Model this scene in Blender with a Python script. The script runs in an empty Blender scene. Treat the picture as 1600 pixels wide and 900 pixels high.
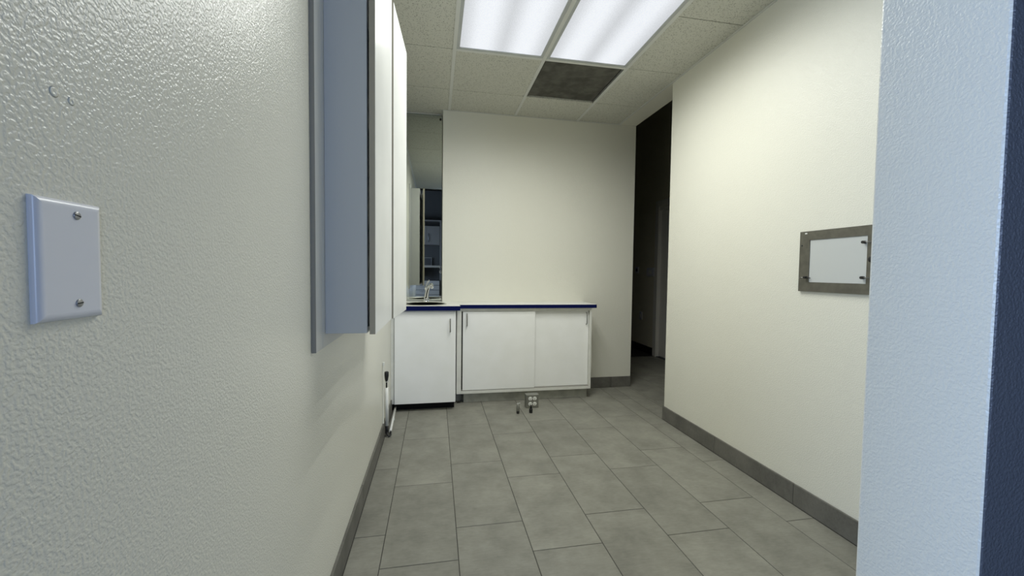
import bpy, bmesh, math, random
from mathutils import Vector, Matrix
random.seed(7)
SC = bpy.context.scene
COL = SC.collection
PI = math.pi

# ------------------------------------------------------------------ camera
CAM_H, YAW, PITCH, ROLL, FPX = 1.1519, 0.1858, 0.0402, 0.0121, 637.27
F = Vector((math.sin(YAW)*math.cos(PITCH), math.cos(YAW)*math.cos(PITCH), -math.sin(PITCH)))
R0 = Vector((math.cos(YAW), -math.sin(YAW), 0)); U0 = R0.cross(F)
RV = R0*math.cos(ROLL) + U0*math.sin(ROLL); UV = -R0*math.sin(ROLL) + U0*math.cos(ROLL)
cd = bpy.data.cameras.new('camera'); cam = bpy.data.objects.new('camera', cd); COL.objects.link(cam)
cd.sensor_fit = 'HORIZONTAL'; cd.sensor_width = 36.0; cd.lens = FPX/1600*36.0
cd.clip_start = 0.02; cd.clip_end = 100
M = Matrix((RV, UV, -F)).transposed().to_4x4(); M.translation = Vector((0, 0, CAM_H))
cam.matrix_world = M
SC.camera = cam

# ------------------------------------------------------------------ world, exposure
w = bpy.data.worlds.new('world'); SC.world = w; w.use_nodes = True
bg = w.node_tree.nodes['Background']; bg.inputs[0].default_value = (0.55, 0.72, 1.0, 1); bg.inputs[1].default_value = 0.6
SC.view_settings.view_transform = 'Standard'; SC.view_settings.look = 'None'
SC.view_settings.exposure = 0.0; SC.view_settings.gamma = 1.0; SC.view_settings.use_curve_mapping = False

# ------------------------------------------------------------------ room dimensions (metres)
XL, XR, TK = -0.350, 1.781, 0.173       # left wall face, right wall face, wall thickness
YB, YM, ZC = 3.821, 3.930, 2.608        # back wall, mirror plane, ceiling
YC = 2.9055                             # end of right wall (opening to hall)
GX, GY, G = 0.1174, 2.7763, 0.6096      # ceiling grid
PX, PY0, PY1 = 0.775, 0.437, 0.610      # jamb of the opening the camera looks through
HX = 3.0                                # far hall wall
RX0, RX1, RY0, RZ = -2.7, 3.0, -3.35, 3.75   # room behind the camera

# daylight through the two windows of the room behind the camera
def daylight(name, loc, rot, sx, sy, power, color):
    l = bpy.data.lights.new(name, 'AREA'); l.shape = 'RECTANGLE'; l.size = sx; l.size_y = sy
    l.energy = power; l.color = color
    o = bpy.data.objects.new(name, l); COL.objects.link(o); o.location = loc; o.rotation_euler = rot
    return o
SKYC = (0.47, 0.64, 1.0)
daylight('daylight_side_window', (RX0+0.02, -1.15, 1.45), (0, -PI/2, 0), 1.3, 1.7, 118, SKYC)
daylight('daylight_rear_window', (1.55, RY0+0.02, 1.45), (PI/2, 0, 0), 1.5, 1.3, 48, SKYC)
TUBE_POWER = 4.3
LENS_STRENGTH = 0.84

# ------------------------------------------------------------------ material helpers
def new_mat(name):
    m = bpy.data.materials.new(name); m.use_nodes = True
    nt = m.node_tree
    return m, nt, nt.nodes['Principled BSDF'], nt.nodes.new, nt.links.new
def plain(name, col, rough=0.5, metal=0.0, spec=0.5, coat=0.0):
    m, nt, b, N, L = new_mat(name)
    b.inputs['Base Color'].default_value = (*col, 1); b.inputs['Roughness'].default_value = rough
    b.inputs['Metallic'].default_value = metal; b.inputs['Specular IOR Level'].default_value = spec
    b.inputs['Coat Weight'].default_value = coat
    return m
def noisy(name, col, col2, scale, rough=0.5, bump=0.0, bscale=None, bdist=0.002, metal=0.0, spec=0.5, detail=4, lo=0.35, hi=0.65, per_obj=0.0):
    m, nt, b, N, L = new_mat(name)
    tc = N('ShaderNodeTexCoord'); geo = N('ShaderNodeNewGeometry')
    n = N('ShaderNodeTexNoise'); n.inputs['Scale'].default_value = scale; n.inputs['Detail'].default_value = detail
    L(geo.outputs['Position'], n.inputs['Vector'])
    r = N('ShaderNodeMapRange'); r.inputs[1].default_value = lo; r.inputs[2].default_value = hi
    L(n.outputs['Fac'], r.inputs[0])
    mx = N('ShaderNodeMix'); mx.data_type = 'RGBA'
    mx.inputs[6].default_value = (*col, 1); mx.inputs[7].default_value = (*col2, 1)
    L(r.outputs[0], mx.inputs[0])
    out = mx.outputs[2]
    if per_obj:
        oi = N('ShaderNodeObjectInfo'); rr = N('ShaderNodeMapRange')
        rr.inputs[3].default_value = 1-per_obj; rr.inputs[4].default_value = 1+per_obj
        L(oi.outputs['Random'], rr.inputs[0])
        hs = N('ShaderNodeHueSaturation'); L(rr.outputs[0], hs.inputs['Value']); L(out, hs.inputs['Color']); out = hs.outputs[0]
    L(out, b.inputs['Base Color'])
    b.inputs['Roughness'].default_value = rough; b.inputs['Metallic'].default_value = metal
    b.inputs['Specular IOR Level'].default_value = spec
    if bump:
        n2 = N('ShaderNodeTexNoise'); n2.inputs['Scale'].default_value = bscale or scale; n2.inputs['Detail'].default_value = 2
        L(geo.outputs['Position'], n2.inputs['Vector'])
        bp = N('ShaderNodeBump'); bp.inputs['Strength'].default_value = bump; bp.inputs['Distance'].default_value = bdist
        L(n2.outputs['Fac'], bp.inputs['Height']); L(bp.outputs[0], b.inputs['Normal'])
    return m
def paint(name, col, rough=0.31, bump=0.38, scale=225.0, spec=0.5):
    """roller / orange-peel wall paint: blobs a few millimetres wide"""
    m, nt, b, N, L = new_mat(name)
    geo = N('ShaderNodeNewGeometry')
    n1 = N('ShaderNodeTexNoise'); n1.inputs['Scale'].default_value = scale; n1.inputs['Detail'].default_value = 1.5; n1.inputs['Roughness'].default_value = 0.45
    n2 = N('ShaderNodeTexNoise'); n2.inputs['Scale'].default_value = scale*2.3; n2.inputs['Detail'].default_value = 1
    for n in (n1, n2): L(geo.outputs['Position'], n.inputs['Vector'])
    r = N('ShaderNodeMapRange'); r.interpolation_type = 'SMOOTHSTEP'; r.inputs[1].default_value = 0.36; r.inputs[2].default_value = 0.64
    L(n1.outputs['Fac'], r.inputs[0])
    ma = N('ShaderNodeMath'); ma.operation = 'MULTIPLY_ADD'; ma.inputs[1].default_value = 0.35
    L(n2.outputs['Fac'], ma.inputs[0]); L(r.outputs[0], ma.inputs[2])
    bp = N('ShaderNodeBump'); bp.inputs['Strength'].default_value = bump; bp.inputs['Distance'].default_value = 0.0013
    L(ma.outputs[0], bp.inputs['Height']); L(bp.outputs[0], b.inputs['Normal'])
    b.inputs['Base Color'].default_value = (*col, 1); b.inputs['Roughness'].default_value = rough
    b.inputs['Specular IOR Level'].default_value = spec
    return m

MT = {}
MT['cream'] = paint('cream wall paint', (0.78, 0.77, 0.68))
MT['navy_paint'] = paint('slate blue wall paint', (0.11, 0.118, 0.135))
MT['black_paint'] = plain('black deck paint', (0.012, 0.012, 0.013), 0.8)
MT['rear_wall'] = plain('dark grey wall paint', (0.060, 0.055, 0.048), 0.7)
MT['hall_wall'] = paint('hall wall paint', (0.82, 0.78, 0.63), rough=0.6, bump=0.2)
MT['grout'] = plain('dark grout', (0.055, 0.053, 0.047), 0.9)
MT['carpet'] = noisy('dark carpet', (0.02, 0.02, 0.02), (0.035, 0.034, 0.03), 400, 0.95)
MT['cove_black'] = plain('black vinyl base', (0.012, 0.012, 0.012), 0.6)

def tile_mat(name, c1, c2, per=0.06):
    m, nt, b, N, L = new_mat(name)
    geo = N('ShaderNodeNewGeometry'); oi = N('ShaderNodeObjectInfo')
    off = N('ShaderNodeVectorMath'); off.operation = 'MULTIPLY_ADD'
    sc = N('ShaderNodeCombineXYZ')
    for i in range(3): sc.inputs[i].default_value = 31.7*(i+1)
    L(oi.outputs['Random'], off.inputs[0]); L(sc.outputs[0], off.inputs[1]); L(geo.outputs['Position'], off.inputs[2])
    def nz(scale, detail, rough=0.55, st=(1, 1, 1)):
        mp = N('ShaderNodeMapping'); mp.inputs['Scale'].default_value = st; L(off.outputs[0], mp.inputs['Vector'])
        n = N('ShaderNodeTexNoise'); n.inputs['Scale'].default_value = scale; n.inputs['Detail'].default_value = detail; n.inputs['Roughness'].default_value = rough
        L(mp.outputs[0], n.inputs['Vector']); return n.outputs['Fac']
    a = nz(6.0, 6, 0.62); f = nz(70, 3, 0.6, (0.45, 1.6, 1))
    ma = N('ShaderNodeMath'); ma.operation = 'MULTIPLY_ADD'; ma.inputs[1].default_value = 0.35
    L(f, ma.inputs[0]); L(a, ma.inputs[2])
    r = N('ShaderNodeMapRange'); r.inputs[1].default_value = 0.48; r.inputs[2].default_value = 0.88; L(ma.outputs[0], r.inputs[0])
    mx = N('ShaderNodeMix'); mx.data_type = 'RGBA'; mx.inputs[6].default_value = (*c1, 1); mx.inputs[7].default_value = (*c2, 1)
    L(r.outputs[0], mx.inputs[0])
    rr = N('ShaderNodeMapRange'); rr.inputs[3].default_value = 1-per; rr.inputs[4].default_value = 1+per; L(oi.outputs['Random'], rr.inputs[0])
    hs = N('ShaderNodeHueSaturation'); L(rr.outputs[0], hs.inputs['Value']); L(mx.outputs[2], hs.inputs['Color'])
    L(hs.outputs[0], b.inputs['Base Color'])
    b.inputs['Roughness'].default_value = 0.52; b.inputs['Specular IOR Level'].default_value = 0.4
    bp = N('ShaderNodeBump'); bp.inputs['Strength'].default_value = 0.08; bp.inputs['Distance'].default_value = 0.001
    L(f, bp.inputs['Height']); L(bp.outputs[0], b.inputs['Normal'])
    return m
MT['floor_tile'] = tile_mat('grey porcelain tile', (0.190, 0.187, 0.160), (0.290, 0.285, 0.245))
MT['base_tile'] = tile_mat('grey porcelain base tile', (0.105, 0.102, 0.090), (0.175, 0.170, 0.150))

def acoustic(name):
    m, nt, b, N, L = new_mat(name)
    geo = N('ShaderNodeNewGeometry')
    v = N('ShaderNodeTexVoronoi'); v.inputs['Scale'].default_value = 125; v.inputs['Randomness'].default_value = 1
    n = N('ShaderNodeTexNoise'); n.inputs['Scale'].default_value = 60; n.inputs['Detail'].default_value = 4
    for q in (v, n): L(geo.outputs['Position'], q.inputs['Vector'])
    r = N('ShaderNodeMapRange'); r.inputs[1].default_value = 0.19; r.inputs[2].default_value = 0.37; L(v.outputs['Distance'], r.inputs[0])
    r2 = N('ShaderNodeMapRange'); r2.inputs[1].default_value = 0.42; r2.inputs[2].default_value = 0.56; r2.inputs[3].default_value = 1; r2.inputs[4].default_value = 0; L(n.outputs['Fac'], r2.inputs[0])
    mxx = N('ShaderNodeMath'); mxx.operation = 'MAXIMUM'; L(r.outputs[0], mxx.inputs[0]); L(r2.outputs[0], mxx.inputs[1])
    mx = N('ShaderNodeMix'); mx.data_type = 'RGBA'; mx.inputs[6].default_value = (0.17, 0.17, 0.14, 1); mx.inputs[7].default_value = (0.64, 0.64, 0.575, 1)
    L(mxx.outputs[0], mx.inputs[0]); L(mx.outputs[2], b.inputs['Base Color'])
    b.inputs['Roughness'].default_value = 0.9; b.inputs['Specular IOR Level'].default_value = 0.2
    bp = N('ShaderNodeBump'); bp.inputs['Strength'].default_value = 0.5; bp.inputs['Distance'].default_value = 0.002
    L(mxx.outputs[0], bp.inputs['Height']); L(bp.outputs[0], b.inputs['Normal'])
    return m
MT['acoustic'] = acoustic('fissured acoustic tile')
MT['tee'] = plain('white enamelled tee', (0.70, 0.71, 0.68), 0.45)
MT['fixture_frame'] = plain('grey fixture frame', (0.50, 0.52, 0.52), 0.45)
MT['dark_panel'] = noisy('dusty dark return panel', (0.070, 0.068, 0.058), (0.125, 0.122, 0.105), 9, 0.85, detail=3, lo=0.4, hi=0.62)
MT['white_lam'] = noisy('white laminate', (0.76, 0.77, 0.74), (0.80, 0.81, 0.79), 7, 0.38, spec=0.45)
MT['white_worn'] = noisy('worn white laminate', (0.70, 0.70, 0.65), (0.76, 0.76, 0.71), 16, 0.42, spec=0.45)
MT['base_door'] = noisy('bright white door laminate', (0.90, 0.905, 0.88), (0.93, 0.935, 0.92), 6, 0.33)
MT['door_front'] = noisy('white cabinet door laminate', (0.80, 0.81, 0.79), (0.84, 0.85, 0.83), 6, 0.33)
MT['grey_lam'] = plain('pale grey laminate side', (0.62, 0.63, 0.62), 0.45)
MT['brown_edge'] = plain('taupe edge banding', (0.46, 0.41, 0.31), 0.5)
MT['gap_shade'] = plain('cabinet gap shade', (0.03, 0.03, 0.028), 0.8)
MT['grey_edge'] = plain('grey board edge', (0.30, 0.29, 0.26), 0.6)
MT['counter'] = plain('white countertop laminate', (0.80, 0.80, 0.76), 0.30)
MT['blue_edge'] = plain('navy blue countertop edge', (0.0006, 0.004, 0.062), 0.5, spec=0.12)
MT['toe_black'] = plain('black toe kick', (0.006, 0.006, 0.006), 0.7, spec=0.2)
MT['toe_grey'] = noisy('scuffed grey toe kick', (0.34, 0.34, 0.30), (0.46, 0.46, 0.41), 14, 0.6)
MT['chrome'] = plain('chrome', (0.80, 0.81, 0.82), 0.10, 1.0)
MT['steel'] = plain('brushed sink steel', (0.66, 0.66, 0.60), 0.42, 1.0)
MT['satin'] = plain('satin nickel handle', (0.26, 0.26, 0.25), 0.35, 1.0)
MT['frame_steel'] = noisy('dull stainless frame', (0.115, 0.110, 0.088), (0.150, 0.143, 0.115), 30, 0.5, metal=0.35, spec=0.4)
MT['milk'] = plain('milky acrylic panel', (0.56, 0.58, 0.57), 0.30)
MT['black_rubber'] = plain('black rubber', (0.012, 0.012, 0.012), 0.5)
MT['plate'] = plain('white plastic wall plate', (0.80, 0.81, 0.86), 0.25)
MT['screw'] = plain('painted screw', (0.42, 0.42, 0.42), 0.3, 0.6)
MT['mirror'] = plain('mirror silver', (0.60, 0.63, 0.60), 0.015, 1.0)
MT['mirror_edge'] = plain('mirror glass edge', (0.10, 0.13, 0.11), 0.3)
MT['box_steel'] = plain('galvanised box steel', (0.30, 0.30, 0.27), 0.42, 0.75)
MT['receptacle'] = plain('white receptacle plastic', (0.82, 0.82, 0.78), 0.4)
MT['slot'] = plain('dark slot', (0.03, 0.03, 0.03), 0.8)
MT['pvc'] = plain('white pvc pipe', (0.76, 0.76, 0.72), 0.35)
MT['casing'] = plain('white door casing paint', (0.88, 0.86, 0.79), 0.4)
MT['door_paint'] = plain('white door paint', (0.84, 0.83, 0.78), 0.4)
MT['beige_top'] = plain('beige counter strip', (0.42, 0.36, 0.28), 0.5)
MT['rear_pale'] = plain('grey painted rear joinery', (0.21, 0.185, 0.155), 0.6)
MT['rear_drawer'] = plain('pale grey drawer front', (0.50, 0.45, 0.38), 0.6)
MT['glass'] = plain('window glass', (0.7, 0.8, 0.9), 0.05)

def lens_mat():
    """prismatic lens with its own glow: soft bright bands where the tubes would be"""
    m, nt, b, N, L = new_mat('lit prismatic lens')
    tc = N('ShaderNodeTexCoord'); sp = N('ShaderNodeSeparateXYZ'); L(tc.outputs['Object'], sp.inputs[0])
    # object x runs -0.28 .. 0.28 ; tubes at +-0.13
    ab = N('ShaderNodeMath'); ab.operation = 'ABSOLUTE'; L(sp.outputs['X'], ab.inputs[0])
    su = N('ShaderNodeMath'); su.operation = 'SUBTRACT'; su.inputs[1].default_value = 0.135; L(ab.outputs[0], su.inputs[0])
    a2 = N('ShaderNodeMath'); a2.operation = 'ABSOLUTE'; L(su.outputs[0], a2.inputs[0])
    r = N('ShaderNodeMapRange'); r.interpolation_type = 'SMOOTHSTEP'; r.inputs[1].default_value = 0.02; r.inputs[2].default_value = 0.145
    r.inputs[3].default_value = 1.12; r.inputs[4].default_value = 0.80; L(a2.outputs[0], r.inputs[0])
    v = N('ShaderNodeTexVoronoi'); v.inputs['Scale'].default_value = 160; L(tc.outputs['Object'], v.inputs['Vector'])
    rv = N('ShaderNodeMapRange'); rv.inputs[1].default_value = 0.1; rv.inputs[2].default_value = 0.7; rv.inputs[3].default_value = 1.06; rv.inputs[4].default_value = 0.93
    L(v.outputs['Distance'], rv.inputs[0])
    mu = N('ShaderNodeMath'); mu.operation = 'MULTIPLY'; L(r.outputs[0], mu.inputs[0]); L(rv.outputs[0], mu.inputs[1])
    m2 = N('ShaderNodeMath'); m2.operation = 'MULTIPLY'; m2.inputs[1].default_value = LENS_STRENGTH; L(mu.outputs[0], m2.inputs[0])
    b.inputs['Base Color'].default_value = (0.05, 0.05, 0.05, 1); b.inputs['Roughness'].default_value = 0.4
    b.inputs['Emission Color'].default_value = (0.915, 0.95, 1.0, 1)
    L(m2.outputs[0], b.inputs['Emission Strength'])
    return m
MT['lens'] = lens_mat()

# ------------------------------------------------------------------ mesh helpers
def box(bm, x0, x1, y0, y1, z0, z1, bev=0.0, seg=1):
    b2 = bmesh.new()
    vs = [b2.verts.new((x, y, z)) for x in (x0, x1) for y in (y0, y1) for z in (z0, z1)]
    for f in ((0, 1, 3, 2), (4, 6, 7, 5), (0, 4, 5, 1), (2, 3, 7, 6), (0, 2, 6, 4), (1, 5, 7, 3)):
        b2.faces.new([vs[i] for i in f])
    bmesh.ops.recalc_face_normals(b2, faces=b2.faces)
    if bev: bmesh.ops.bevel(b2, geom=list(b2.edges), offset=bev, segments=seg, affect='EDGES', profile=0.5)
    join(bm, b2)
def join(bm, b2):
    me = bpy.data.meshes.new('tmp'); b2.to_mesh(me); b2.free(); bm.from_mesh(me); bpy.data.meshes.remove(me)
def tube(bm, pts, rad, n=10, cap=True, flat=1.0):
    """tube through pts; rad a number or list"""
    pts = [Vector(p) for p in pts]
    if not hasattr(rad, '__len__'): rad = [rad]*len(pts)
    rings = []; prev = None
    for i, p in enumerate(pts):
        d = (pts[min(i+1, len(pts)-1)] - pts[max(i-1, 0)]).normalized()
        if prev is None:
            a = Vector((1, 0, 0)) if abs(d.x) < 0.8 else Vector((0, 1, 0))
            u = (a - d*a.dot(d)).normalized()
        else:
            u = (prev - d*prev.dot(d)).normalized()
        prev = u; v = d.cross(u)
        rings.append([bm.verts.new(p + u*rad[i]*math.cos(2*PI*k/n) + v*rad[i]*flat*math.sin(2*PI*k/n)) for k in range(n)])
    for a, b in zip(rings, rings[1:]):
        for k in range(n):
            f = bm.faces.new((a[k], a[(k+1) % n], b[(k+1) % n], b[k])); f.smooth = True
    if cap:
        bm.faces.new(list(reversed(rings[0]))); bm.faces.new(rings[-1])
def lathe(bm, c, prof, n=32, axis='Z'):
    c = Vector(c); rings = []
    for r, h in prof:
        ring = []
        for k in range(n):
            a = 2*PI*k/n; q = Vector((r*math.cos(a), r*math.sin(a), h))
            if axis == 'Y': q = Vector((q.x, q.z, q.y))
            if axis == 'X': q = Vector((q.z, q.x, q.y))
            ring.append(bm.verts.new(c+q))
        rings.append(ring)
    for a, b in zip(rings, rings[1:]):
        for k in range(n):
            f = bm.faces.new((a[k], a[(k+1) % n], b[(k+1) % n], b[k])); f.smooth = True
    if prof[0][0] > 1e-5: bm.faces.new(list(reversed(rings[0])))
    if prof[-1][0] > 1e-5: bm.faces.new(rings[-1])
    bmesh.ops.recalc_face_normals(bm, faces=bm.faces)
WL = {}
def obj(name, bm, mat, parent=None):
    """one mesh object; vertices are given in world coordinates"""
    me = bpy.data.meshes.new(name)
    if parent is not None: bmesh.ops.translate(bm, verts=bm.verts, vec=-WL[parent.name])
    bm.to_mesh(me); bm.free()
    o = bpy.data.objects.new(name, me); COL.objects.link(o)
    me.materials.append(MT[mat] if isinstance(mat, str) else mat)
    if parent is not None: o.parent = parent; WL[o.name] = WL[parent.name].copy()
    else: WL[o.name] = Vector((0, 0, 0))
    return o
def B(name, mat, parent, *boxes, bev=0.0, seg=1):
    bm = bmesh.new()
    for b in boxes: box(bm, *b, bev=bev, seg=seg)
    return obj(name, bm, mat, parent)
def thing(name, label, cat, loc, group=None):
    o = bpy.data.objects.new(name, None); COL.objects.link(o); o.location = loc; o.empty_display_size = 0.05
    WL[o.name] = Vector(loc); o['label'] = label; o['category'] = cat
    if group: o['group'] = group
    return o
def tag(o, label, cat, group=None):
    o['label'] = label; o['category'] = cat
    if group: o['group'] = group
    return o
def struct(name, label=None, cat=None, mat=None, *boxes):
    if mat: o = B(name, mat, None, *boxes)
    else:
        o = bpy.data.objects.new(name, None); COL.objects.link(o); WL[o.name] = Vector((0, 0, 0))
    o['kind'] = 'structure'
    if label: o['label'] = label
    if cat: o['category'] = cat
    return o

# ------------------------------------------------------------------ walls
ZT = RZ
struct('wall_left', 'cream textured wall along the left with the upper cabinet', 'wall', 'cream', (XL-0.14, XL, 0.20, YM+0.14, 0, ZT))
struct('wall_back', 'cream wall behind the sliding-door base cabinet', 'wall', 'cream', (0.062, XR+TK, YB, YM+0.14, 0, ZT))
struct('wall_alcove', 'recessed wall that carries the mirror above the sink', 'wall', 'cream', (XL, 0.062, YM+0.006, YM+0.14, 0, ZT))
struct('wall_right', 'cream wall on the right with the steel view box', 'wall', 'cream', (XR, XR+TK, PY1, YC, 0, ZT))
struct('wall_soffit', 'cream soffit over the opening to the dark hall', 'wall', 'cream', (XR+0.004, XR+TK, YC, YB, ZC+0.004, ZT))
# jamb: cream end face, slate-blue face towards the camera's room
bm = bmesh.new(); box(bm, PX, RX1, PY0, PY1, 0, ZT)
bevs = [e for e in bm.edges if all(abs(v.co.x-PX) < 1e-5 for v in e.verts) and abs(e.verts[0].co.z-e.verts[1].co.z) > 1]
bmesh.ops.bevel(bm, geom=bevs, offset=0.004, segments=2, affect='EDGES', profile=0.5)
jamb = obj('wall_front', bm, 'cream'); jamb['kind'] = 'structure'
jamb['label'] = 'pale blue-lit wall end close to the camera on the right'; jamb['category'] = 'wall'
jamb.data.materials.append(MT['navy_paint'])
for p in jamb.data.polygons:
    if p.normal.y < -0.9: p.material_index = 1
    p.use_smooth = False
# hall
hw = struct('wall_hall', 'dim hall wall beyond the opening', 'wall', 'hall_wall', (HX, HX+0.14, 5.20, 8.6, 0, ZT), (HX, HX+0.14, PY1, 4.28, 0, ZT), (HX, HX+0.14, 4.28, 5.20, 2.05, ZT))
struct('wall_hall_end', 'dark end wall of the hall', 'wall', 'hall_wall', (XL-0.14, HX+0.14, 8.6, 8.74, 0, ZT))
struct('wall_hall_side', 'side wall of the room behind the back wall', 'wall', 'hall_wall', (XL-0.14, XL, YM+0.14, 8.6, 0, ZT))
# room behind the camera
def window_wall(name, label, mat, fixed_axis, a0, a1, span, opening):
    s0, s1 = span; o0, o1, z0, z1 = opening
    bs = []
    for (p0, p1, q0, q1) in ((s0, o0, 0, ZT), (o1, s1, 0, ZT), (o0, o1, 0, z0), (o0, o1, z1, ZT)):
        bs.append((a0, a1, p0, p1, q0, q1) if fixed_axis == 'x' else (p0, p1, a0, a1, q0, q1))
    return struct(name, label, 'wall', mat, *bs)
window_wall('wall_rear_left', 'wall with a window in the room behind the camera', 'cream', 'x', RX0-0.14, RX0, (RY0-0.14, 0.20), (-2.0, -0.3, 0.8, 2.1))
window_wall('wall_rear', 'dark grey wall behind the camera seen in the mirror', 'rear_wall', 'y', RY0-0.14, RY0, (RX0, RX1), (0.8, 2.3, 0.8, 2.1))
struct('wall_rear_right', 'right wall of the room behind the camera', 'wall', 'rear_wall', (RX1, RX1+0.14, RY0-0.14, PY1, 0, ZT))
struct('wall_rear_return', 'return wall beside the end of the left wall', 'wall', 'cream', (RX0-0.14, XL-0.14, 0.20, 0.34, 0, ZT))
for n, fx in ((1, 'x'), (2, 'y')):
    o = struct('window_%d' % n, 'window of the room behind the camera', 'window')
    def wb(a0, a1, s0, s1, z0, z1): return (a0, a1, s0, s1, z0, z1) if fx == 'x' else (s0, s1, a0, a1, z0, z1)
    A0, A1 = (RX0-0.10, RX0-0.05) if fx == 'x' else (RY0-0.10, RY0-0.05)
    S0, S1 = (-2.0, -0.3) if fx == 'x' else (0.8, 2.3)
    B('window_frame', 'casing', o, wb(A0, A1, S0, S0+.05, .8, 2.1), wb(A0, A1, S1-.05, S1, .8, 2.1), wb(A0, A1, S0+.05, S1-.05, .8, .85), wb(A0, A1, S0+.05, S1-.05, 2.05, 2.1), wb(A0, A1, (S0+S1)/2-.02, (S0+S1)/2+.02, .85, 2.05))
    B('pane', 'glass', o, wb(A0+.02, A0+.026, S0+.05, (S0+S1)/2-.02, .85, 2.05)); B('pane', 'glass', o, wb(A0+.02, A0+.026, (S0+S1)/2+.02, S1-.05, .85, 2.05))
struct('ceiling_rear', 'black high ceiling over the hall and the room behind', 'ceiling', 'black_paint', (RX0-0.14, HX+0.14, RY0-0.14, 8.74, ZT, ZT+0.1))

# ------------------------------------------------------------------ floor
floor = struct('floor', 'grey porcelain tile floor with dark thin joints', 'floor', 'grout', (XL-0.14, HX+0.14, -0.62, 8.74, -0.06, -0.0015))
TW, TLEN, GR, FX0 = 0.305, 0.610, 0.0032, -0.2089
JO = (1.593, 1.800)
def tile_mesh(w_, l_):
    bm = bmesh.new(); b = 0.0012; h = -0.008
    # chamfered top slab, bottom left open under the floor
    o = [(-w_/2, -l_/2), (w_/2, -l_/2), (w_/2, l_/2), (-w_/2, l_/2)]; i = [(-w_/2+b, -l_/2+b), (w_/2-b, -l_/2+b), (w_/2-b, l_/2-b), (-w_/2+b, l_/2-b)]
    v0 = [bm.verts.new((*p, h)) for p in o]; v1 = [bm.verts.new((*p, -b*0.7)) for p in o]; v2 = [bm.verts.new((*p, 0)) for p in i]
    for a, c in ((v0, v1), (v1, v2)):
        for k in range(4): bm.faces.new((a[k], a[(k+1) % 4], c[(k+1) % 4], c[k]))
    bm.faces.new(v2); bm.faces.new(list(reversed(v0)))
    me = bpy.data.meshes.new('floor_tile'); bm.to_mesh(me); bm.free(); me.materials.append(MT['floor_tile']); return me
TM = {}
def put_tile(x0, x1, y0, y1):
    if x1-x0 < 0.012 or y1-y0 < 0.012: return
    key = (round(x1-x0, 4), round(y1-y0, 4))
    if key not in TM: TM[key] = tile_mesh(x1-x0-GR, y1-y0-GR)
    o = bpy.data.objects.new('tile', TM[key]); COL.objects.link(o); o.parent = floor; o.location = ((x0+x1)/2, (y0+y1)/2, 0)
def lay(xa, xb, ya, yb, jo=None, kmin=-2, kmax=14):
    for k in range(kmin, kmax):
        x0, x1 = max(FX0+k*TW, xa), min(FX0+(k+1)*TW, xb)
        if x1-x0 < 0.012: continue
        j = JO[k % 2]
        y = j - 6*TLEN
        while y < yb:
            put_tile(x0, x1, max(y, ya), min(y+TLEN, yb)); y += TLEN
lay(XL+0.011, XR-0.011, -0.60, YB-0.011)
lay(XR-0.011, XR+TK, YC+0.0, YB)
lay(XR+TK, HX, 2.2, 5.17)
struct('floor_hall_carpet', 'dark carpet at the end of the hall', 'floor', 'carpet', (XL, HX, 5.17, 8.6, -0.001, 0.004))
struct('floor_rear', 'dark carpet in the room behind the camera', 'floor', 'carpet', (RX0, RX1, RY0, -0.62, -0.06, 0.0))
struct('floor_rear_left', 'dark carpet beside the end of the left wall', 'floor', 'carpet', (RX0, XL-0.14, -0.62, 0.20, -0.06, 0.0))

# tile baseboards, one tile strip after another
def baseboard(name, label, axis, face, sign, joints, h=0.105, mat='base_tile'):
    o = struct(name, label, 'baseboard')
    for a, b in zip(joints, joints[1:]):
        bm = bmesh.new()
        f0, f1 = sorted((face, face+sign*0.010))
        if axis == 'y': box(bm, f0, f1, a+0.0008, b-0.0008, 0.0005, h, 0.0012)
        else: box(bm, a+0.0008, b-0.0008, f0, f1, 0.0005, h, 0.0012)
        obj('base_tile', bm, mat, o)
    return o
baseboard('baseboard_right', 'grey tile baseboard along the right wall', 'y', XR, -1, [0.61, 1.12, 1.71, 2.30, YC+0.010])
o = baseboard('baseboard_right_end', 'grey tile baseboard around the end of the right wall', 'x', YC, 1, [XR-0.010, XR+TK])
baseboard('baseboard_left', 'grey tile baseboard along the left wall', 'y', XL, 1, [0.21, 0.82, 1.43, 2.04, 2.65, 3.26, 3.42])
baseboard('baseboard_back', 'grey tile baseboard along the back wall', 'x', YB, -1, [1.402, 1.745, XR+TK])
baseboard('baseboard_hall', 'black baseboard in the hall', 'y', HX, -1, [5.21, 6.9, 8.6], 0.105, 'cove_black')

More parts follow.
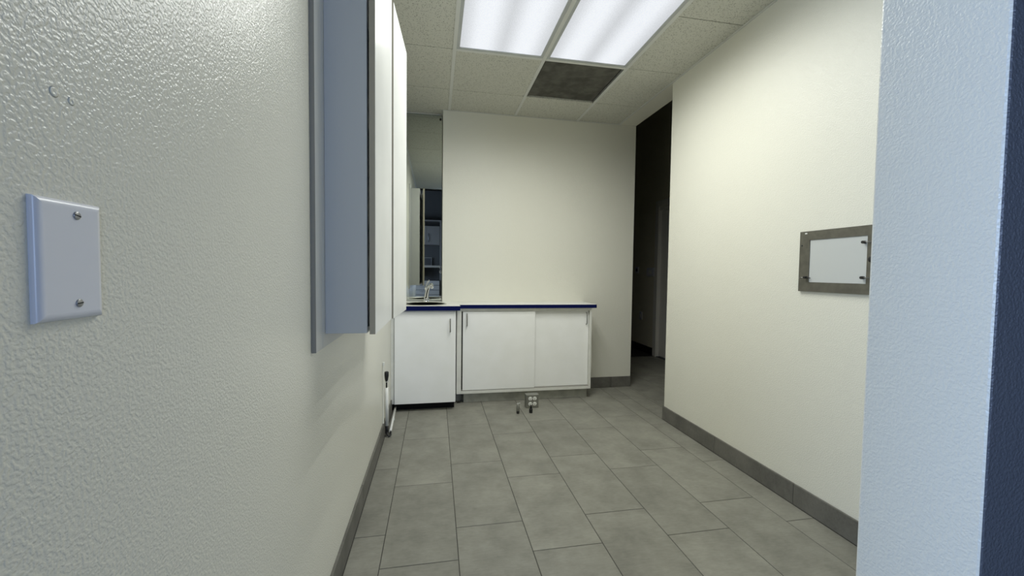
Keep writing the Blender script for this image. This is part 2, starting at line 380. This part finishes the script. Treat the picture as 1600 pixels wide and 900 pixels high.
# ------------------------------------------------------------------ ceiling grid
ceil = struct('ceiling', 'suspended ceiling of speckled tiles in a white grid', 'ceiling', 'black_paint', (XL, XR+0.003, 0.30, YM+0.005, ZC+0.20, ZC+0.22), (XL-0.14, XR+TK, 0.28, 0.30, ZC-0.02, ZT))
TS = 0.012  # half width of a tee
cols = [XL, GX, GX+G, GX+2*G, XR]
rows_full = [0.30, GY-3*G, GY-2*G, GY, YB]
def acoustic_tile(x0, x1, y0, y1, scores=(), z=ZC+0.004):
    """tiles of one bay, butted with open hairline joints"""
    ys = [y0]+list(scores)+[y1]
    for a, b in zip(ys, ys[1:]):
        bm = bmesh.new(); box(bm, x0, x1, a+(0.003 if a != y0 else 0), b-(0.003 if b != y1 else 0), z, z+0.016, 0.0012)
        obj('ceiling_tile', bm, 'acoustic', ceil)
gap = TS-0.004
for ci in range(4):
    x0 = cols[ci] + (gap if ci else 0.001); x1 = cols[ci+1] - (gap if ci < 3 else 0.001)
    if ci in (1, 2):
        acoustic_tile(x0, x1, 0.305, GY-3*G-gap+0, [], ZC+0.004)
        acoustic_tile(x0, x1, GY-3*G+gap, GY-2*G-gap, [])
        if ci == 1: acoustic_tile(x0, x1, GY+gap, YB-0.002, [GY+G])
        else: acoustic_tile(x0, x1, GY+G+0.004, YB-0.002)
    else:
        ye = YM-0.002 if ci == 0 else YB-0.002
        acoustic_tile(x0, x1, GY+0.003, YB-0.002, [GY+G])
        acoustic_tile(x0, x1, GY-2*G+0.003, GY-0.003, [GY-G])
        acoustic_tile(x0, x1, GY-4*G+0.002, GY-2*G-0.002, [GY-3*G])
acoustic_tile(XL+0.001, 0.058, YB+0.002, YM-0.002)
# main tees run the length of the room, cross tees bound the light fixtures and the row behind
def tee(x0, x1, y0, y1):
    cx, cy = (x0+x1)/2, (y0+y1)/2
    bm = bmesh.new(); box(bm, x0, x1, y0, y1, ZC, ZC+0.0035, 0.0008)
    if x1-x0 < y1-y0: box(bm, cx-0.0015, cx+0.0015, y0, y1, ZC+0.0035, ZC+0.035)
    else: box(bm, x0, x1, cy-0.0015, cy+0.0015, ZC+0.0035, ZC+0.035)
    obj('ceiling_tee', bm, 'tee', ceil)
for x in cols[1:4]: tee(x-TS, x+TS, 0.302, YB-0.001)
for ci in (1, 2):
    for y in (GY-3*G, GY-2*G, GY): tee(cols[ci]+TS, cols[ci+1]-TS, y-TS, y+TS)
def angle(bx): B('wall_angle', 'tee', ceil, bx, bev=0.0006)
angle((XR-0.016, XR-0.0005, 0.302, YB-0.001, ZC, ZC+0.003)); angle((XL+0.0005, XL+0.016, 0.302, YM-0.001, ZC, ZC+0.003))
angle((0.062, XR-0.017, YB-0.012, YB-0.0005, ZC, ZC+0.003)); angle((0.050, 0.0615, YB-0.001, YM-0.001, ZC, ZC+0.003))
# dark return panel set in the third bay, a little above the grid
dp = B('return_panel', 'dark_panel', ceil, (GX+G+TS+0.004, GX+2*G-TS-0.014, GY+TS+0.001, GY+G-0.018, ZC+0.010, ZC+0.020), bev=0.002)
dp['label'] = 'dark dusty return-air panel'

# ------------------------------------------------------------------ light fixtures (troffers)
def troffer(x0, x1, y0, y1, label, power):
    t = thing('ceiling_light', label, 'ceiling light', ((x0+x1)/2, (y0+y1)/2, ZC+0.004), 'lit ceiling fixtures')
    fw = 0.026
    B('housing', 'tee', t, (x0, x1, y0, y1, ZC+0.09, ZC+0.095), (x0, x0+.004, y0, y1, ZC+0.012, ZC+0.09), (x1-.004, x1, y0, y1, ZC+0.012, ZC+0.09), (x0+.004, x1-.004, y0, y0+.004, ZC+0.012, ZC+0.09), (x0+.004, x1-.004, y1-.004, y1, ZC+0.012, ZC+0.09))
    B('frame', 'fixture_frame', t, (x0, x0+fw, y0, y1, ZC+0.002, ZC+0.011), (x1-fw, x1, y0, y1, ZC+0.002, ZC+0.011), (x0+fw, x1-fw, y0, y0+fw, ZC+0.002, ZC+0.011), (x0+fw, x1-fw, y1-fw, y1, ZC+0.002, ZC+0.011), bev=0.0015)
    B('lens', 'lens', t, (x0+fw, x1-fw, y0+fw, y1-fw, ZC+0.007, ZC+0.010))
    # the lamps' own light: spots added just under the lens in place of tubes
    for k in (-1, 1):
        for i in range(8):
            l = bpy.data.lights.new('tube_light', 'SPOT'); l.spot_size = math.radians(172); l.spot_blend = 0.95
            l.energy = power*(0.85+0.30*i/7); l.color = (0.985, 1.0, 0.945); l.shadow_soft_size = 0.004
            o = bpy.data.objects.new('tube_light', l); COL.objects.link(o); o.parent = t
            o.location = (k*0.135, -0.5 + i*(1.0/7), 0.0005)
    return t
e = TS-0.006
troffer(GX+e, GX+G-e, GY-2*G+e, GY-e, 'lit lensed ceiling light, the left of the two, nearer the upper cabinet', TUBE_POWER*1.10)
troffer(GX+G+e, GX+2*G-e, GY-2*G+e, GY-e, 'lit lensed ceiling light, the right of the two, in front of the dark panel', TUBE_POWER*0.80)

# ------------------------------------------------------------------ upper cabinet on the left wall
bb = 0.013
uc = thing('wall_cabinet', 'tall shallow white upper cabinet hung on the left wall', 'cabinet', (XL+0.07, 1.35, 0.951))
B('back_panel', 'grey_lam', uc, (XL+0.0006, XL+bb, 1.322, 2.275, 0.910, 2.295), bev=0.0008)
B('back_panel_strip', 'grey_lam', uc, (XL+0.0006, XL+bb, 1.2525, 1.3195, 0.910, 2.295), bev=0.0008)
B('strip_edge', 'grey_edge', uc, (XL+0.0006, XL+bb, 1.250, 1.2525, 0.910, 2.295))
cx0, cx1 = XL+bb+0.0005, -0.2125
cy0, cy1, cz0, cz1 = 1.350, 2.190, 0.951, 2.255
B('body', 'grey_lam', uc, (cx0, cx1, cy0, cy0+.018, cz0, cz1), (cx0, cx1, cy1-.018, cy1, cz0, cz1), (cx0, cx1, cy0+.018, cy1-.018, cz0, cz0+.018), (cx0, cx1, cy0+.018, cy1-.018, cz1-.018, cz1), (cx0, cx0+.006, cy0+.018, cy1-.018, cz0+.018, cz1-.018), bev=0.0006)
for zs in (1.28, 1.61, 1.94): B('shelf', 'grey_lam', uc, (cx0+.008, cx1-.012, cy0+.019, cy1-.019, zs, zs+.016))
def hung_door(hx, hy, length, ang, z0, z1):
    bm = bmesh.new(); box(bm, 0, 0.0185, 0.0006, length-0.0006, z0, z1, 0.001)
    e = bmesh.new(); box(e, 0.0008, 0.0178, -0.0006, 0.0006, z0+.0005, z1-.0005); box(e, 0.0008, 0.0178, length-0.0006, length+0.0006, z0+.0005, z1-.0005)
    for b in (bm, e):
        bmesh.ops.rotate(b, verts=b.verts, cent=(0, 0, 0), matrix=Matrix.Rotation(-ang, 3, 'Z'))
        bmesh.ops.translate(b, verts=b.verts, vec=(hx, hy, 0))
    d = obj('door', bm, 'door_front', uc); obj('edge_band', e, 'brown_edge', d)
    return d
hung_door(-0.2055, 1.352, 0.430, math.radians(0.85), 0.9465, 2.2560)
hung_door(-0.1925, 1.788, 0.403, math.radians(3.55), 0.9465, 2.2560)

# ------------------------------------------------------------------ sink base cabinet
sk = thing('sink_cabinet', 'white single-door sink base cabinet in the left corner', 'cabinet', (-0.08, 3.65, 0))
SF = 3.362
B('body', 'white_lam', sk, (-0.322, -0.304, SF+.021, YM-0.002, 0.07, 0.826), (0.150, 0.168, SF+.021, YB-.002, 0.07, 0.826), (-0.304, 0.150, SF+.021, YB-.002, 0.07, 0.088), (-0.304, 0.150, SF+.021, SF+.045, 0.806, 0.826), (-0.304, .150, YB-.012, YB-.002, 0.088, 0.826), bev=0.0006)
d = B('door', 'base_door', sk, (-0.321, 0.166, SF, SF+.0185, 0.069, 0.817), bev=0.0012)
def bar_handle(parent, x, y, z0, z1, r=0.0042, out=0.026):
    bm = bmesh.new()
    tube(bm, [(x, y, z0), (x, y-out*.75, z0+.002), (x, y-out, z0+.010), (x, y-out, z1-.010), (x, y-out*.75, z1-.002), (x, y, z1)], r, 8)
    return obj('handle', bm, 'satin', parent)
bar_handle(d, 0.121, SF, 0.652, 0.758)
B('toe_kick', 'toe_black', sk, (-0.342, 0.160, 3.436, 3.452, 0.0006, 0.068))
B('filler_strip', 'white_worn', sk, (XL+0.0006, -0.3245, SF+.012, SF+.030, 0.069, 0.826), bev=0.0006)

# ------------------------------------------------------------------ sliding-door base cabinet
sl = thing('sliding_cabinet', 'white base cabinet with two sliding doors under the long worktop', 'cabinet', (0.79, 3.65, 0))
LF = 3.500
x0, x1, z0, z1 = 0.1815, 1.401, 0.090, 0.830
B('body', 'white_worn', sl, (x0, x0+.040, LF, YB-.002, z0, z1), (x1-.018, x1, LF, YB-.012, z0, z1), (x0+.040, x1-.018, LF, YB-.012, z0, z0+.024), (x0+.040, x1-.018, LF, LF+.05, 0.806, z1), (x0+.040, x1-.018, YB-.024, YB-.012, z0+.024, z1), bev=0.001)
B('gap_shade_sheet', 'gap_shade', sl, (x0+.0405, x1-.0185, LF+.058, LF+.062, z0+.0245, 0.8295))  # dark sheet added close behind the doors, stands in for shade in their gaps
B('door_track', 'grey_edge', sl, (x0+.0405, x1-.0185, LF+.002, LF+.052, z0+.0242, z0+.0275))
dl = B('door', 'base_door', sl, (0.2330, 0.872, LF+.004, LF+.022, 0.1195, 0.803), bev=0.0012)
dr = B('door', 'base_door', sl, (0.855, 1.381, LF+.028, LF+.046, 0.1195, 0.803), bev=0.0012)
bar_handle(dl, 0.268, LF+.004, 0.680, 0.785)
bar_handle(dr, 1.357, LF+.028, 0.680, 0.785, out=0.024)
B('toe_kick', 'toe_grey', sl, (0.245, 1.384, 3.552, 3.568, 0.0006, 0.0895), (0.182, 0.245, 3.605, 3.620, 0.0006, 0.0895))

# ------------------------------------------------------------------ worktops
ZW = 0.866
SKC, SKR = Vector((-0.083, 3.565)), 0.178
def holed_slab(outer, c, r, z0, z1):
    bm = bmesh.new()
    angs = sorted(set([round(2*PI*k/64-PI, 6) for k in range(64)] + [round(math.atan2(p[1]-c.y, p[0]-c.x), 6) for p in outer]))
    def edge_pt(a):
        dx, dy = math.cos(a), math.sin(a); best = None
        for (ax, ay), (bx, by) in zip(outer, outer[1:]+outer[:1]):
            ex, ey = bx-ax, by-ay; den = dx*ey-dy*ex
            if abs(den) < 1e-9: continue
            t = ((ax-c.x)*ey-(ay-c.y)*ex)/den; s = ((ax-c.x)*dy-(ay-c.y)*dx)/den
            if t > 0 and -1e-4 <= s <= 1+1e-4 and (best is None or t < best): best = t
        return (c.x+dx*best, c.y+dy*best)
    I = [(c.x+r*math.cos(a), c.y+r*math.sin(a)) for a in angs]; O = [edge_pt(a) for a in angs]; n = len(angs)
    def ring(P, z): return [bm.verts.new((*p, z)) for p in P]
    it, ot, ib, ob = ring(I, z1), ring(O, z1), ring(I, z0), ring(O, z0)
    for a, b in ((it, ot), (ot, ob), (ob, ib), (ib, it)):
        for k in range(n): bm.faces.new((a[k], a[(k+1) % n], b[(k+1) % n], b[k]))
    bmesh.ops.recalc_face_normals(bm, faces=bm.faces)
    return bm
ws = thing('sink_worktop', 'white worktop with navy edge around the round sink', 'countertop', (-0.08, 3.62, ZW-0.036))
WF = 3.342
top = obj('top', holed_slab([(XL+.001, WF), (0.2005, WF), (0.2005, YB-.001), (0.060, YB-.001), (0.060, YM-.006), (XL+.001, YM-.006)], SKC, SKR-0.012, ZW-.0385, ZW), 'counter', ws)
B('edge_band', 'blue_edge', ws, (XL+.001, 0.2005, WF-.0035, WF-.0003, ZW-.0375, ZW-.001), bev=0.0008)
wl = thing('long_worktop', 'long white worktop with navy edge over the sliding-door cabinet', 'countertop', (0.82, 3.65, ZW-0.034))
B('top', 'counter', wl, (0.2020, 1.434, 3.4805, YB-.001, ZW-.0345, ZW-.0015), bev=0.0006)
B('edge_band', 'blue_edge', wl, (0.2020, 1.437, 3.477, 3.4802, ZW-.0335, ZW-.0025), (1.4343, 1.437, 3.4805, YB-.001, ZW-.0335, ZW-.0025), bev=0.0008)

# ------------------------------------------------------------------ sink and tap
bm = bmesh.new()
r = SKR
lathe(bm, (SKC.x, SKC.y, ZW), [(r+.004, 0.0006), (r+.004, 0.0026), (r-.004, 0.0048), (r-.016, 0.0030), (r-.024, -0.012), (r-.034, -0.110), (r-.060, -0.140), (0.030, -0.148), (0.030, -0.152), (r-.058, -0.146), (r-.030, -0.114), (r-.018, -0.014), (r-.014, 0.0006)], 56)
sink = thing('sink', 'round stainless drop-in sink in the corner worktop', 'sink', (SKC.x, SKC.y, ZW))
obj('basin', bm, 'steel', sink)
bm = bmesh.new(); lathe(bm, (SKC.x, SKC.y, ZW-.147), [(0.028, 0), (0.028, 0.003), (0.018, 0.003), (0.014, -0.002), (0.0, -0.002)], 24); obj('drain', bm, 'chrome', sink)
fx, fy = -0.087, 3.772
tap = thing('tap', 'chrome single-lever tap behind the round sink', 'tap', (fx, fy, ZW))
bm = bmesh.new(); lathe(bm, (fx, fy, ZW), [(0.026, 0.0003), (0.026, 0.008), (0.021, 0.014), (0.018, 0.020)], 24); obj('base', bm, 'chrome', tap)
bm = bmesh.new()
pts = [(fx, fy, ZW+.018), (fx+.004, fy-.002, ZW+.05), (fx+.012, fy-.008, ZW+.09), (fx+.024, fy-.022, ZW+.125), (fx+.038, fy-.045, ZW+.148), (fx+.050, fy-.068, ZW+.154), (fx+.056, fy-.080, ZW+.146)]
tube(bm, pts, [.0175, .0165, .0150, .0135, .0120, .0110, .0105], 14); spout = obj('spout', bm, 'chrome', tap)
bm = bmesh.new(); q = Vector((fx+.0565, fy-.0815, ZW+.142)); tube(bm, [q, q+Vector((.003, -.005, -.012))], .0115, 12); obj('aerator', bm, 'chrome', spout)
bm = bmesh.new(); tube(bm, [(fx+.010, fy+.004, ZW+.10), (fx+.004, fy+.014, ZW+.122), (fx+.003, fy+.018, ZW+.136)], [.013, .0135, .010], 12); obj('lever_hub', bm, 'chrome', tap)
bm = bmesh.new(); tube(bm, [(fx+.003, fy+.018, ZW+.132), (fx+.008, fy+.010, ZW+.156), (fx+.018, fy-.004, ZW+.178), (fx+.026, fy-.014, ZW+.190)], [.0065, .006, .0065, .007], 10, flat=0.7); obj('lever', bm, 'chrome', tap)

# ------------------------------------------------------------------ mirror
mi = thing('wall_mirror', 'tall frameless mirror above the sink in the alcove', 'mirror', (-0.145, YM, 0.872))
B('glass', 'mirror', mi, (XL+.002, 0.0560, YM, YM+.004, ZW+.006, ZC-.012), bev=0.0)
B('mirror_edge', 'mirror_edge', mi, (0.0562, 0.0590, YM-.0005, YM+.004, ZW+.006, ZC-.012), (XL+.002, 0.0590, YM-.0005, YM+.004, ZC-.0118, ZC-.009))
for z in (1.185, 1.140, 0.905): B('mirror_clip', 'chrome', mi, (0.038, 0.056, YM-.005, YM-.0002, z-.010, z+.010), bev=0.002, seg=2)
bm = bmesh.new(); lathe(bm, (0.040, YM-.0002, ZC-.045), [(0.010, 0.0), (0.010, -0.006), (0.006, -0.009), (0.0, -0.010)], 16, 'Y'); c = obj('mirror_button', bm, 'black_rubber', mi); c['label'] = 'black mirror button'

# ------------------------------------------------------------------ blank plate on the left wall
pl = thing('wall_plate', 'white blank wall plate with two screws on the left wall', 'wall plate', (XL, 0.4655, 1.1575))
bm = bmesh.new()
y0, y1, z0, z1 = 0.4290, 0.5020, 1.1005, 1.2145
prof = [(0.0, 0.0), (0.0020, 0.0)] + [(0.0020+0.0048*math.sin(PI/2*k/7), 0.0070*(1-math.cos(PI/2*k/7))) for k in range(1, 8)]
rings = []
for hgt, ins in prof:
    rings.append([bm.verts.new((XL+hgt, y, z)) for y, z in ((y0+ins, z0+ins), (y1-ins, z0+ins), (y1-ins, z1-ins), (y0+ins, z1-ins))])
for a, b in zip(rings, rings[1:]):
    for k in range(4): bm.faces.new((a[k], a[(k+1) % 4], b[(k+1) % 4], b[k])).smooth = True
for a, b in zip(rings, rings[1:]):
    for k in range(4): bm.edges.get((a[k], b[k])).smooth = False
bm.faces.new(rings[-1]); bmesh.ops.recalc_face_normals(bm, faces=bm.faces)
obj('plate', bm, 'plate', pl)
def screw(parent, x, y, z, r, ang, nx=1):
    bm = bmesh.new()
    lathe(bm, (x, y, z), [(r, 0.0), (r, 0.0007*nx), (r*.85, 0.0012*nx), (0.0, 0.0013*nx)], 20, 'X')
    s = obj('screw', bm, 'screw', parent)
    bm = bmesh.new(); box(bm, min(0, .0014*nx), max(0, .0014*nx), -r*.86, r*.86, -r*.15, r*.15)
    bmesh.ops.rotate(bm, verts=bm.verts, cent=(0, 0, 0), matrix=Matrix.Rotation(ang, 3, 'X')); bmesh.ops.translate(bm, verts=bm.verts, vec=(x, y, z))
    obj('screw_slot', bm, 'slot', s)
screw(pl, XL+.0067, 0.4705, 1.2010, 0.0040, math.radians(-12)); screw(pl, XL+.0067, 0.4705, 1.1160, 0.0040, math.radians(6))

# two small filled anchor holes in the left wall
wleft = bpy.data.objects['wall_left']
for (hy, hz, hr) in ((0.4590, 1.3140, 0.0030), (0.4775, 1.3125, 0.0024)):
    bm = bmesh.new(); lathe(bm, (XL, hy, hz), [(hr*1.7, 0.0001), (hr*1.2, 0.0006), (hr*.8, 0.0007), (hr*.4, 0.0002), (0.0, 0.0001)], 14, 'X')
    obj('filled_hole', bm, 'cream', wleft)

# ------------------------------------------------------------------ view box on the right wall
vb = thing('view_box', 'stainless framed milky view box on the right wall', 'view box', (XR, 1.54, 1.2185))
y0, y1, z0, z1 = 1.352, 1.726, 1.073, 1.3635
iy0, iy1, iz0, iz1 = 1.404, 1.672, 1.118, 1.3205
X0, X1 = XR-.012, XR-.0006
B('frame', 'frame_steel', vb, (X0, X1, y0, iy0, z0, z1), (X0, X1, iy1, y1, z0, z1), (X0, X1, iy0, iy1, z0, iz0), (X0, X1, iy0, iy1, iz1, z1))
B('panel', 'milk', vb, (XR-.009, XR-.0008, iy0+.0004, iy1-.0004, iz0+.0004, iz1-.0004))
for z in (1.293, 1.144):
    bm = bmesh.new(); tube(bm, [(XR-.009, 1.4155, z), (XR-.024, 1.4155, z)], .0062, 12); k = obj('clip_knob', bm, 'black_rubber', vb)
    bm = bmesh.new(); tube(bm, [(XR-.021, 1.4130, z), (XR-.016, 1.385, z-.0005)], .0022, 8); obj('clip_pin', bm, 'satin', k)
bm = bmesh.new(); tube(bm, [(XR-.012, 1.682, 1.141), (XR-.028, 1.682, 1.141)], .0058, 12); k = obj('clip_knob', bm, 'black_rubber', vb)
bm = bmesh.new(); tube(bm, [(XR-.024, 1.680, 1.141), (XR-.028, 1.703, 1.139), (XR-.022, 1.714, 1.134)], .002, 8); obj('clip_pin', bm, 'satin', k)
bm = bmesh.new(); tube(bm, [(XR-.020, 1.684, 1.140), (XR-.014, 1.660, 1.138)], .002, 8); obj('clip_pin', bm, 'black_rubber', k)
bm = bmesh.new(); lathe(bm, (X0, 1.3860, 1.2210), [(0.012, 0.0), (0.012, -0.003), (0.008, -0.005), (0.0, -0.005)], 20, 'X'); obj('lock', bm, 'black_rubber', vb)
bm = bmesh.new(); lathe(bm, (X0, 1.7130, 1.2960), [(0.0042, 0.0), (0.0042, -0.001), (0.002, -0.0018), (0.0, -0.0018)], 14, 'X'); obj('screw', bm, 'slot', vb)
sc_ = B('paint_scuff', 'pvc', vb, (X0-.0006, X0, 1.687, 1.699, 1.3505, 1.3565)); sc_['label'] = 'white paint scuff'

# ------------------------------------------------------------------ floor outlet box and stubs
ob_ = thing('outlet_box', 'steel floor outlet box with four round white receptacles', 'outlet', (0.812, 3.345, 0))
B('box', 'box_steel', ob_, (0.7565, 0.8670, 3.322, 3.375, 0.0006, 0.1140), bev=0.003, seg=2)
B('face_plate', 'box_steel', ob_, (0.7585, 0.8650, 3.3185, 3.3216, 0.0026, 0.1120), bev=0.0008)
for ix in (0, 1):
    for iz in (0, 1):
        cx, cz = 0.793+ix*.038, 0.035+iz*.045
        bm = bmesh.new(); lathe(bm, (cx, 3.3184, cz), [(0.0165, 0.0), (0.0165, -0.0012), (0.0155, -0.0018), (0.0, -0.0018)], 24, 'Y')
        rcp = obj('receptacle', bm, 'receptacle', ob_)
        bm = bmesh.new()
        for dx in (-.006, .006): box(bm, cx+dx-.0012, cx+dx+.0012, 3.3158, 3.3166, cz-.001, cz+.009)
        lathe(bm, (cx, 3.3166, cz-.008), [(0.0032, 0.0), (0.0032, -0.0008), (0.0, -0.0008)], 10, 'Y')
        obj('slots', bm, 'slot', rcp)
bm = bmesh.new(); box(bm, 0.766, 0.772, 3.3168, 3.3184, 0.007, 0.012, 0.0006); obj('screw', bm, 'chrome', ob_)
st = thing('floor_stub', 'silver utility stub with small valve tap standing on the floor', 'pipe stub', (0.664, 3.206, 0))
bm = bmesh.new(); lathe(bm, (0.664, 3.206, 0), [(0.010, 0.0005), (0.0115, 0.004), (0.0115, 0.020), (0.009, 0.022)], 16); obj('base', bm, 'black_rubber', st)
bm = bmesh.new(); lathe(bm, (0.664, 3.206, 0.022), [(0.0125, 0.0), (0.0135, 0.002), (0.0135, 0.040), (0.011, 0.044), (0.011, 0.050), (0.008, 0.053)], 16); obj('valve_body', bm, 'box_steel', st)
bm = bmesh.new(); tube(bm, [(0.664, 3.206, 0.073), (0.667, 3.204, 0.080), (0.684, 3.200, 0.086)], [.0065, .006, .0045], 10); tube(bm, [(0.664, 3.206, 0.073), (0.657, 3.205, 0.084)], [.005, .004], 8); obj('valve_lever', bm, 'chrome', st)
st = thing('floor_stub', 'black rubber-capped utility stub in front of the outlet box', 'pipe stub', (0.772, 3.206, 0))
bm = bmesh.new(); lathe(bm, (0.772, 3.206, 0), [(0.013, 0.0005), (0.0145, 0.004), (0.0145, 0.030), (0.012, 0.036)], 16); obj('base', bm, 'black_rubber', st)
bm = bmesh.new(); lathe(bm, (0.772, 3.206, 0.036), [(0.0085, 0.0), (0.0085, 0.018), (0.006, 0.026), (0.0, 0.027)], 14); obj('nipple', bm, 'black_rubber', st)

# cable loop hanging under the cabinet
bm = bmesh.new(); tube(bm, [(0.228, 3.560, 0.088), (0.230, 3.545, 0.060), (0.226, 3.535, 0.030), (0.212, 3.532, 0.010), (0.190, 3.535, 0.006)], .0035, 8)
tag(obj('cable', bm, 'black_rubber'), 'short black cable looping out under the sliding-door cabinet', 'cable')

# ------------------------------------------------------------------ pipes by the left wall
pp = thing('utility_pipe', 'white upright utility pipe with black fittings against the left wall', 'pipe', (-0.325, 2.90, 0))
bm = bmesh.new(); tube(bm, [(-0.3265, 2.900, 0.075), (-0.3285, 2.900, 0.340)], .0130, 14); obj('tube', bm, 'pvc', pp)
bm = bmesh.new(); tube(bm, [(-0.3290, 2.900, 0.340), (-0.3290, 2.900, 0.385)], .0052, 10); tube(bm, [(-0.3290, 2.900, 0.385), (-0.3290, 2.900, 0.395), (-0.3285, 2.900, 0.425), (-0.3285, 2.900, 0.448), (-0.3285, 2.900, 0.452)], [.008, .0105, .0145, .0145, .010], 14); obj('handle', bm, 'black_rubber', pp)
bm = bmesh.new(); tube(bm, [(-0.329, 2.893, 0.378), (-0.316, 2.890, 0.390)], .004, 8); obj('clip', bm, 'chrome', pp)
bm = bmesh.new(); tube(bm, [(-0.3260, 2.900, 0.020), (-0.3262, 2.900, 0.075)], .0110, 12); tube(bm, [(-0.326, 2.894, 0.034), (-0.322, 2.880, 0.016), (-0.310, 2.872, 0.008), (-0.300, 2.880, 0.014), (-0.301, 2.900, 0.030)], .0065, 10); obj('elbow', bm, 'black_rubber', pp)
lp = thing('floor_pipe', 'thin white pipe running along the floor into the sink cabinet', 'pipe', (-0.31, 3.16, 0))
bm = bmesh.new(); tube(bm, [(-0.3040, 2.905, 0.030), (-0.3180, 3.4280, 0.030)], .0090, 12); obj('tube', bm, 'pvc', lp)
B('support_foot', 'pvc', lp, (-0.319, -0.303, 3.20, 3.206, 0.0006, 0.0215))
rc = thing('wall_raceway', 'slim cream cable cover standing up the left wall beside the pipe', 'cable cover', (XL, 2.86, 0.1))
B('cover', 'cream', rc, (XL+.0006, XL+.010, 2.845, 2.862, 0.107, 0.505), bev=0.001)
B('end_cap', 'pvc', rc, (XL+.0006, XL+.014, 2.843, 2.864, 0.505, 0.528), bev=0.002)

# ------------------------------------------------------------------ hall: door, plates
dr = struct('door_1', 'white hall door in a white casing', 'door')
B('casing', 'casing', dr, (HX-.018, HX-.0005, 5.125, 5.205, 0.0005, 2.135), (HX-.018, HX-.0005, 4.275, 4.355, 0.0005, 2.135), (HX-.018, HX-.0005, 4.355, 5.125, 2.052, 2.135), bev=0.003)
B('jamb', 'casing', dr, (HX-.0004, HX+.14, 5.155, 5.199, 0.0005, 2.049), (HX-.0004, HX+.14, 4.281, 4.325, 0.0005, 2.049), (HX-.0004, HX+.14, 4.325, 5.155, 2.008, 2.049))
dd = B('door_leaf', 'door_paint', dr, (HX+.045, HX+.085, 4.328, 5.152, 0.010, 2.005), bev=0.002)
bm = bmesh.new(); tube(bm, [(HX+.045, 4.40, 0.96), (HX+.005, 4.40, 0.96)], .011, 12); tube(bm, [(HX+.005, 4.39, 0.96), (HX+.005, 4.51, 0.96)], .009, 10); obj('door_handle', bm, 'satin', dd)
def hall_plate(y, z, wy, wz, name, label, cat, dark=False):
    t = thing(name, label, cat, (HX, y, z-wz/2))
    B('cover', 'plate', t, (HX-.012, HX-.0006, y-wy/2, y+wy/2, z-wz/2, z+wz/2), bev=0.003)
    if dark: B('display', 'slot', t, (HX-.0135, HX-.0121, y-wy*.22, y+wy*.22, z-wz*.25, z+wz*.25))
    else: B('toggle', 'receptacle', t, (HX-.016, HX-.0121, y-wy*.18, y+wy*.18, z-wz*.22, z+wz*.22), bev=0.001)
hall_plate(5.323, 1.170, 0.20, 0.12, 'switch_plate', 'wide white switch plate beside the hall door', 'switch')
hall_plate(5.716, 1.198, 0.10, 0.09, 'thermostat', 'small white thermostat with dark display on the hall wall', 'thermostat', True)
hall_plate(6.000, 1.178, 0.12, 0.10, 'keypad', 'small keypad at the far left of the hall wall', 'keypad', True)
hall_plate(5.565, 0.525, 0.07, 0.115, 'outlet_plate', 'white outlet plate low on the hall wall', 'outlet')

# ------------------------------------------------------------------ room behind the camera, seen in the mirror
RY = RY0
uc2 = thing('rear_wall_cabinet', 'pale wall cabinet in the room seen in the mirror', 'cabinet', (-0.35, RY+.17, 1.825))
B('body', 'rear_pale', uc2, (-0.90, 0.105, RY+.001, RY+.32, 1.825, 2.312))
for xa, xb in ((-0.895, -0.23), (-0.225, 0.100)):
    q = B('door', 'rear_pale', uc2, (xa, xb, RY+.3205, RY+.338, 1.828, 2.309), bev=0.001)
    bar_h = bmesh.new(); tube(bar_h, [(xa+.04, RY+.338, 1.90), (xa+.04, RY+.362, 1.91), (xa+.04, RY+.362, 2.10), (xa+.04, RY+.338, 2.11)], .006, 8); obj('handle', bar_h, 'satin', q)
tag(B('display_shelf', 'rear_pale', None, (-0.90, 0.15, RY+.001, RY+.34, 2.440, 2.468)), 'pale shelf above the wall cabinet seen in the mirror', 'shelf')
tag(B('tall_side_panel', 'rear_pale', None, (0.112, 0.150, RY+.001, RY+.42, 0.0005, 2.439)), 'tall pale side panel at the right edge of the mirror', 'panel')
ct = thing('transaction_counter', 'beige-edged counter under the shelf seen in the mirror', 'counter', (-0.4, RY+.22, 1.22))
B('top', 'beige_top', ct, (-1.2, 0.110, RY+.001, RY+.45, 1.232, 1.285), bev=0.002); B('bracket', 'grey_edge', ct, (-1.0, -0.97, RY+.001, RY+.35, 1.00, 1.2315)); B('bracket', 'grey_edge', ct, (-0.4, -0.37, RY+.001, RY+.35, 1.00, 1.2315))
pf = thing('picture_frame', 'small framed card on the counter seen in the mirror', 'picture frame', (-0.2, RY+.05, 1.286))
B('frame', 'grey_edge', pf, (-0.30, -0.29, RY+.04, RY+.055, 1.2855, 1.50), (-0.11, -0.10, RY+.04, RY+.055, 1.2855, 1.50), (-0.29, -0.11, RY+.04, RY+.055, 1.2855, 1.295), (-0.29, -0.11, RY+.04, RY+.055, 1.49, 1.50)); B('card', 'rear_wall', pf, (-0.29, -0.11, RY+.042, RY+.050, 1.295, 1.49))
dc = thing('drawer_cabinet', 'white drawer cabinet low in the mirror', 'drawers', (-0.3, RY+.25, 0))
B('body', 'rear_wall', dc, (-0.75, 0.105, RY+.001, RY+.46, 0.0005, 0.905))
for i in range(7): 
    q = B('drawer', 'rear_drawer', dc, (-0.745, 0.100, RY+.4605, RY+.478, 0.055+i*.1205, 0.165+i*.1205), bev=0.002)
    B('pull', 'satin', q, (-0.40, -0.25, RY+.4781, RY+.492, 0.130+i*.1205, 0.136+i*.1205))
